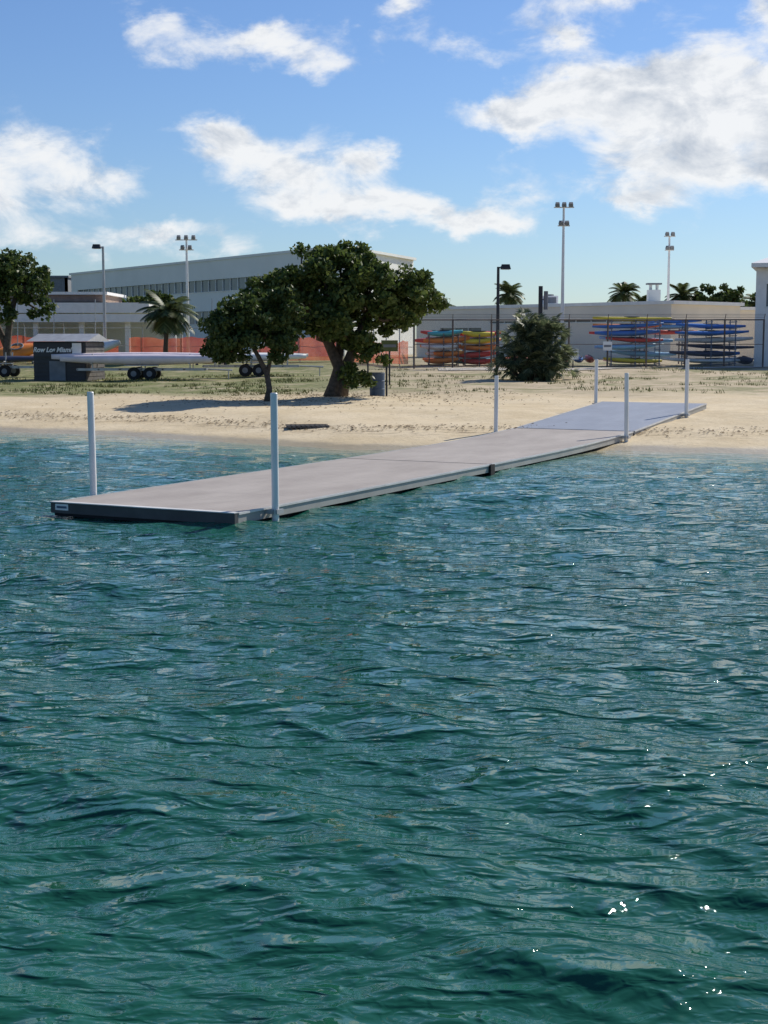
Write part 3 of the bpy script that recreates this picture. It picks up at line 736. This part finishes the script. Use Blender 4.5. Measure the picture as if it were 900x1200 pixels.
cu = bpy.data.curves.new('sign_lettering', 'FONT'); cu.body = 'Row Los Miami'; cu.size = .34; cu.shear = .3; cu.align_x = 'CENTER'; cu.align_y = 'CENTER'; cu.extrude = .004; cu.offset = .012
to = bpy.data.objects.new('sign_lettering', cu); scene.collection.objects.link(to); to.parent = e; to.location = (-.35, -1.232, 1.62); to.rotation_euler = (math.pi/2, 0, 0); cu.materials.append(M['white'])

# boat trailers with racing shells
def wheel(mb, x, y, z, r=.33):
    mb.tube([(x, y-.1, z), (x, y-.08, z), (x, y+.08, z), (x, y+.1, z)], [r*.92, r, r, r*.92], 0, n=20); mb.tube([(x, y-.11, z), (x, y-.1, z)], r*.45, 1, n=14)
def trailer(x, y, ln, axles, shells, rz=0.0):
    e = empty('boat_trailer', (x, y, Hf(x, y)-.02), rz); mb = MB()
    mb.box((0, -.6, .55), (ln, .08, .12), 0); mb.box((0, .6, .55), (ln, .08, .12), 0)
    for i in range(7): mb.box((-ln/2+ln*i/6, 0, .55), (.08, 1.28, .08), 0)
    for sx_ in (-ln*.38, 0, ln*.38):
        mb.tube([(sx_, -.6, .55), (sx_, -.6, 1.35)], .035, 0, n=6); mb.tube([(sx_, .6, .55), (sx_, .6, 1.35)], .035, 0, n=6); mb.tube([(sx_, -1.0, .85), (sx_, 1.0, .85)], .03, 0, n=6)
    mb.tube([(ln/2, 0, .55), (ln/2+1.3, 0, .5)], .05, 0, n=6); mb.tube([(ln/2+1.1, 0, .5), (ln/2+1.1, 0, 0)], .03, 0, n=6)
    mb.box((axles[0]/2+axles[-1]/2, -.82, .75), (.85*len(axles), .3, .04), 0)
    mb.obj('frame', [M['galv']], e)
    mb = MB()
    for a in axles:
        for yy in (-.82, .82): wheel(mb, a, yy, .34)
    mb.obj('wheels', [M['black'], M['midgray']], e)
    for i, (sx_, yy, zz, l, w_, h_, mt) in enumerate(shells):
        o = hull_mesh(l, w_, h_, .02, False).obj('racing_shell_%d' % (i+1), [M[mt], M['black']], e, smooth=True); o.location = (sx_, yy, zz)
trailer(-12.3, 74.5, 6.5, (-.35, .45), [(.2, -.7, 1.08, 8.6, .7, .62, 'shell'), (.1, .05, 1.18, 9.6, .7, .62, 'shell'), (.2, .75, 1.1, 9, .6, .4, 'kwhite')])
trailer(-7.0, 77, 5.0, (-.3, .4), [(0, -.3, 1.05, 5.8, .9, .5, 'kwhite'), (.2, .5, 1.1, 5.6, .6, .4, 'ltgray')], rz=.05)
trailer(-20.3, 79, 4.2, (0,), [(0, -.1, 1.0, 4.8, .9, .4, 'kdark')], rz=-.05)
for (x, y, z, c, rz, l) in [(-21.5, 95, 1.9, 'kwhite', .3, 4.2), (-19.0, 96, 2.4, 'kwhite', -.4, 4.0), (-10.9, 92, 1.9, 'kred', .2, 3.0), (-9.3, 93, 2.3, 'kwhite', -.2, 3.6), (-23.6, 94, 2.2, 'orange', .1, 3.4)]:
    e = empty('sailing_dinghy', (x, y, Hf(x, y)), rz); o = hull_mesh(l, 1.4, .8, .1).obj('hull', [M[c], M['midgray']], e, smooth=True); o.location = (0, 0, z-1.3); o.rotation_euler = (.5, -.12, 0)
    mb = MB(); mb.box((-l*.3, 0, .2), (.1, 1.2, .4), 0); mb.box((l*.3, 0, .2), (.1, 1.2, .4), 0); mb.tube([(0, 0, .4), (.1, 0, 4.2)], .03, 1, n=6); mb.obj('cradle_and_mast', [M['wood'], M['galv']], e)
mx_, my_ = -2.25, 42.6; e = empty('beach_mat', (mx_, my_, Hf(mx_, my_)+.03), .12); mb = MB()
for i in range(9): mb.box((-.55+i*.14, 0, .0), (.1, .8, .05), 0)
mb.box((0, -.3, .03), (1.25, .06, .03), 0); mb.box((0, .3, .03), (1.25, .06, .03), 0); mb.obj('slats', [M['wood']], e)

# ------------------------------------------------------------------ sun, sky, camera
SEL = 38
to_sun = Vector((0.68, 0.73, 0)).normalized()*math.cos(math.radians(SEL)) + Vector((0, 0, math.sin(math.radians(SEL))))
sl = bpy.data.lights.new('sun', 'SUN'); sl.energy = 5.0; sl.angle = math.radians(.53); sl.color = (1, .94, .85)
so = bpy.data.objects.new('sun', sl); scene.collection.objects.link(so); so.rotation_euler = to_sun.to_track_quat('Z', 'Y').to_euler(); so.location = (30, 40, 50)

w = bpy.data.worlds.new('World'); scene.world = w; w.use_nodes = True; nt = w.node_tree; N, L = nt.nodes, nt.links
bg = N['Background']; bg.inputs['Strength'].default_value = .108
sky = N.new('ShaderNodeTexSky'); sky.sky_type = 'NISHITA'; sky.sun_disc = False
sky.sun_elevation = math.radians(SEL); sky.sun_rotation = math.atan2(to_sun.x, to_sun.y)
sky.air_density = 1.0; sky.dust_density = .3; sky.ozone_density = 2.0
tc = N.new('ShaderNodeTexCoord'); D = tc.outputs['Generated']
sep = N.new('ShaderNodeSeparateXYZ'); L.new(D, sep.inputs[0])
def mth(op, a, b_=0.0, c=None):
    n = N.new('ShaderNodeMath'); n.operation = op
    for k, q in enumerate((a, b_, c)):
        if q is None: continue
        if hasattr(q, 'links'): L.new(q, n.inputs[k])
        else: n.inputs[k].default_value = q
    return n.outputs[0]
def vm(op, a, b_):
    n = N.new('ShaderNodeVectorMath'); n.operation = op
    for k, q in enumerate((a, b_)):
        if hasattr(q, 'links'): L.new(q, n.inputs[k])
        else: n.inputs[k].default_value = q
    return n
az = mth('ARCTAN2', sep.outputs[0], sep.outputs[1]); el = mth('ARCSINE', sep.outputs[2])
cmb = N.new('ShaderNodeCombineXYZ'); L.new(az, cmb.inputs[0]); L.new(el, cmb.inputs[1]); AE = cmb.outputs[0]
def noise(sc, det, ro, vec, off=(0, 0, 0), st=(1, 1.7, 1), dist=0.0, color=False):
    mp = N.new('ShaderNodeMapping'); mp.inputs['Scale'].default_value = st; mp.inputs['Location'].default_value = off; L.new(vec, mp.inputs[0])
    n = N.new('ShaderNodeTexNoise'); n.inputs['Scale'].default_value = sc; n.inputs['Detail'].default_value = det; n.inputs['Roughness'].default_value = ro
    n.inputs['Distortion'].default_value = dist
    L.new(mp.outputs[0], n.inputs['Vector']); return n.outputs['Color' if color else 'Fac']
warp = vm('MULTIPLY', vm('SUBTRACT', noise(26, 5, .6, AE, color=True), (.5, .5, .5)).outputs[0], (.055, .035, 0)).outputs[0]
PW = vm('ADD', AE, warp).outputs[0]
# clouds: azimuth, elevation, half width, half height (degrees), weight
clouds = [(4.6, 8.6, 2.0, .7, .95), (7.3, 9.2, 2.2, 1.1, 1.05), (10.8, 9.4, 3.2, 1.5, 1.2), (13.6, 8.0, 3.0, 2.2, 1.2), (10.0, 7.0, 3.0, 1.1, 1.1), (10.0, 5.4, 1.5, .6, .9), (16.5, 7.5, 3, 2, 1),
          (6.0, 12.1, 1.7, .9, .85), (8.6, 12.9, 1.8, .5, .8), (14.8, 12.3, 1.3, .9, .9), (6.9, 11.3, .8, .4, .6),
          (-6.2, 7.7, 1.6, .75, 1.0), (-3.8, 6.6, 2.4, .95, 1.05), (-0.7, 7.0, 1.1, .8, .9), (.8, 5.1, 2.8, .75, 1.0), (3.9, 4.6, 2.0, .55, .9), (-2.7, 5.3, 2.4, .6, .7), (5.5, 5.6, 1.0, .35, .6),
          (-7.2, 11.0, 2.0, .65, .85), (-4.3, 11.2, 1.5, .6, .80), (-2.0, 10.5, 1.9, .55, .82), (-.5, 11.5, 1.5, .55, .75), (.8, 12.9, .9, .9, .85), (-9.0, 11.8, 1.1, .45, .65),
          (-13.0, 7.2, 2.5, 1.1, .86), (-14.5, 5.4, 2.6, .8, .84), (-10.8, 6.0, 1.9, .7, .76), (-8.0, 4.3, 2.4, .5, .74), (-12.5, 3.9, 3.0, .6, .74), (-5.8, 3.7, 1.5, .4, .6), (2.4, 11.0, 1.6, .35, .42), (4.2, 10.7, 1.0, .3, .45)]
clouds += [(-22, 10, 5, 2, 1), (-31, 5, 5, 1.4, .9), (24, 11, 5, 2, 1), (35, 7, 6, 1.6, .9), (4, 19, 5, 1.4, .75), (-12, 23, 7, 1.6, .8), (19, 25, 7, 2, .8), (-2, 33, 9, 2.5, .8)]  # unseen clouds beside and above the view, added so the water reflects some
acc = None; lift = None
for (a, e_, rx, ry, wt) in clouds:
    a, e_, rx, ry = [math.radians(q) for q in (a, e_, rx, ry)]
    d = vm('MULTIPLY', vm('SUBTRACT', PW, (a, e_, 0)).outputs[0], (1/rx, 1/ry, 0))
    dd = vm('DOT_PRODUCT', d.outputs[0], d.outputs[0]).outputs['Value']
    g = mth('MULTIPLY', mth('EXPONENT', mth('MULTIPLY', dd, -.9)), wt)
    s2 = N.new('ShaderNodeSeparateXYZ'); L.new(d.outputs[0], s2.inputs[0])
    gl = mth('MULTIPLY', g, s2.outputs[1])
    acc = g if acc is None else mth('ADD', g, acc)
    lift = gl if lift is None else mth('ADD', gl, lift)
field = mth('MINIMUM', acc, 1.2)
f1 = noise(17, 11, .62, AE, dist=.35)
f2 = noise(17, 11, .62, AE, off=(.012, -.02, 0), dist=.35)
dens = mth('ADD', field, mth('MULTIPLY', mth('SUBTRACT', f1, .5), 2.2))
def mr(v, a, b_, c=0., d=1.):
    n = N.new('ShaderNodeMapRange'); n.interpolation_type = 'SMOOTHSTEP'
    n.inputs[1].default_value = a; n.inputs[2].default_value = b_; n.inputs[3].default_value = c; n.inputs[4].default_value = d; L.new(v, n.inputs[0]); return n.outputs[0]
alpha = mth('MULTIPLY', mr(dens, .24, 1.12), .95)
thick = mr(dens, .85, 1.6)
rel = mth('MULTIPLY', mth('SUBTRACT', f1, f2), 3.4)
base = mth('MULTIPLY', mr(lift, .12, -.45), thick)
shade = mth('SUBTRACT', mth('SUBTRACT', mth('ADD', 1.0, rel), mth('MULTIPLY', thick, .34)), mth('MULTIPLY', base, .55))
def mixc(f, a, b_):
    n = N.new('ShaderNodeMix'); n.data_type = 'RGBA'; n.clamp_factor = True
    L.new(f, n.inputs[0])
    for k, q in ((6, a), (7, b_)):
        if hasattr(q, 'links'): L.new(q, n.inputs[k])
        else: n.inputs[k].default_value = (*q, 1)
    return n.outputs[2]
cloudc = mixc(shade, (3.9, 4.5, 5.4), (8.5, 8.6, 8.7))
tint = mixc(mr(el, 0.0, .23), (.60, .74, .95), (.60, .75, 1.0))
sk = N.new('ShaderNodeMix'); sk.data_type = 'RGBA'; sk.blend_type = 'MULTIPLY'; sk.inputs[0].default_value = 1
L.new(sky.outputs[0], sk.inputs[6]); L.new(tint, sk.inputs[7])
col = mixc(alpha, sk.outputs[2], cloudc)
L.new(col, bg.inputs['Color'])

cd = bpy.data.cameras.new('camera'); cam = bpy.data.objects.new('camera', cd); scene.collection.objects.link(cam)
cd.sensor_fit = 'VERTICAL'; cd.sensor_height = 36; cd.lens = 51; cd.clip_end = 10000; cd.clip_start = .1
cam.location = (0, 0, CAM_H); cam.rotation_euler = (math.radians(90-6.7), 0, 0)
scene.camera = cam
scene.view_settings.view_transform = 'Standard'; scene.view_settings.look = 'None'; scene.view_settings.exposure = 0
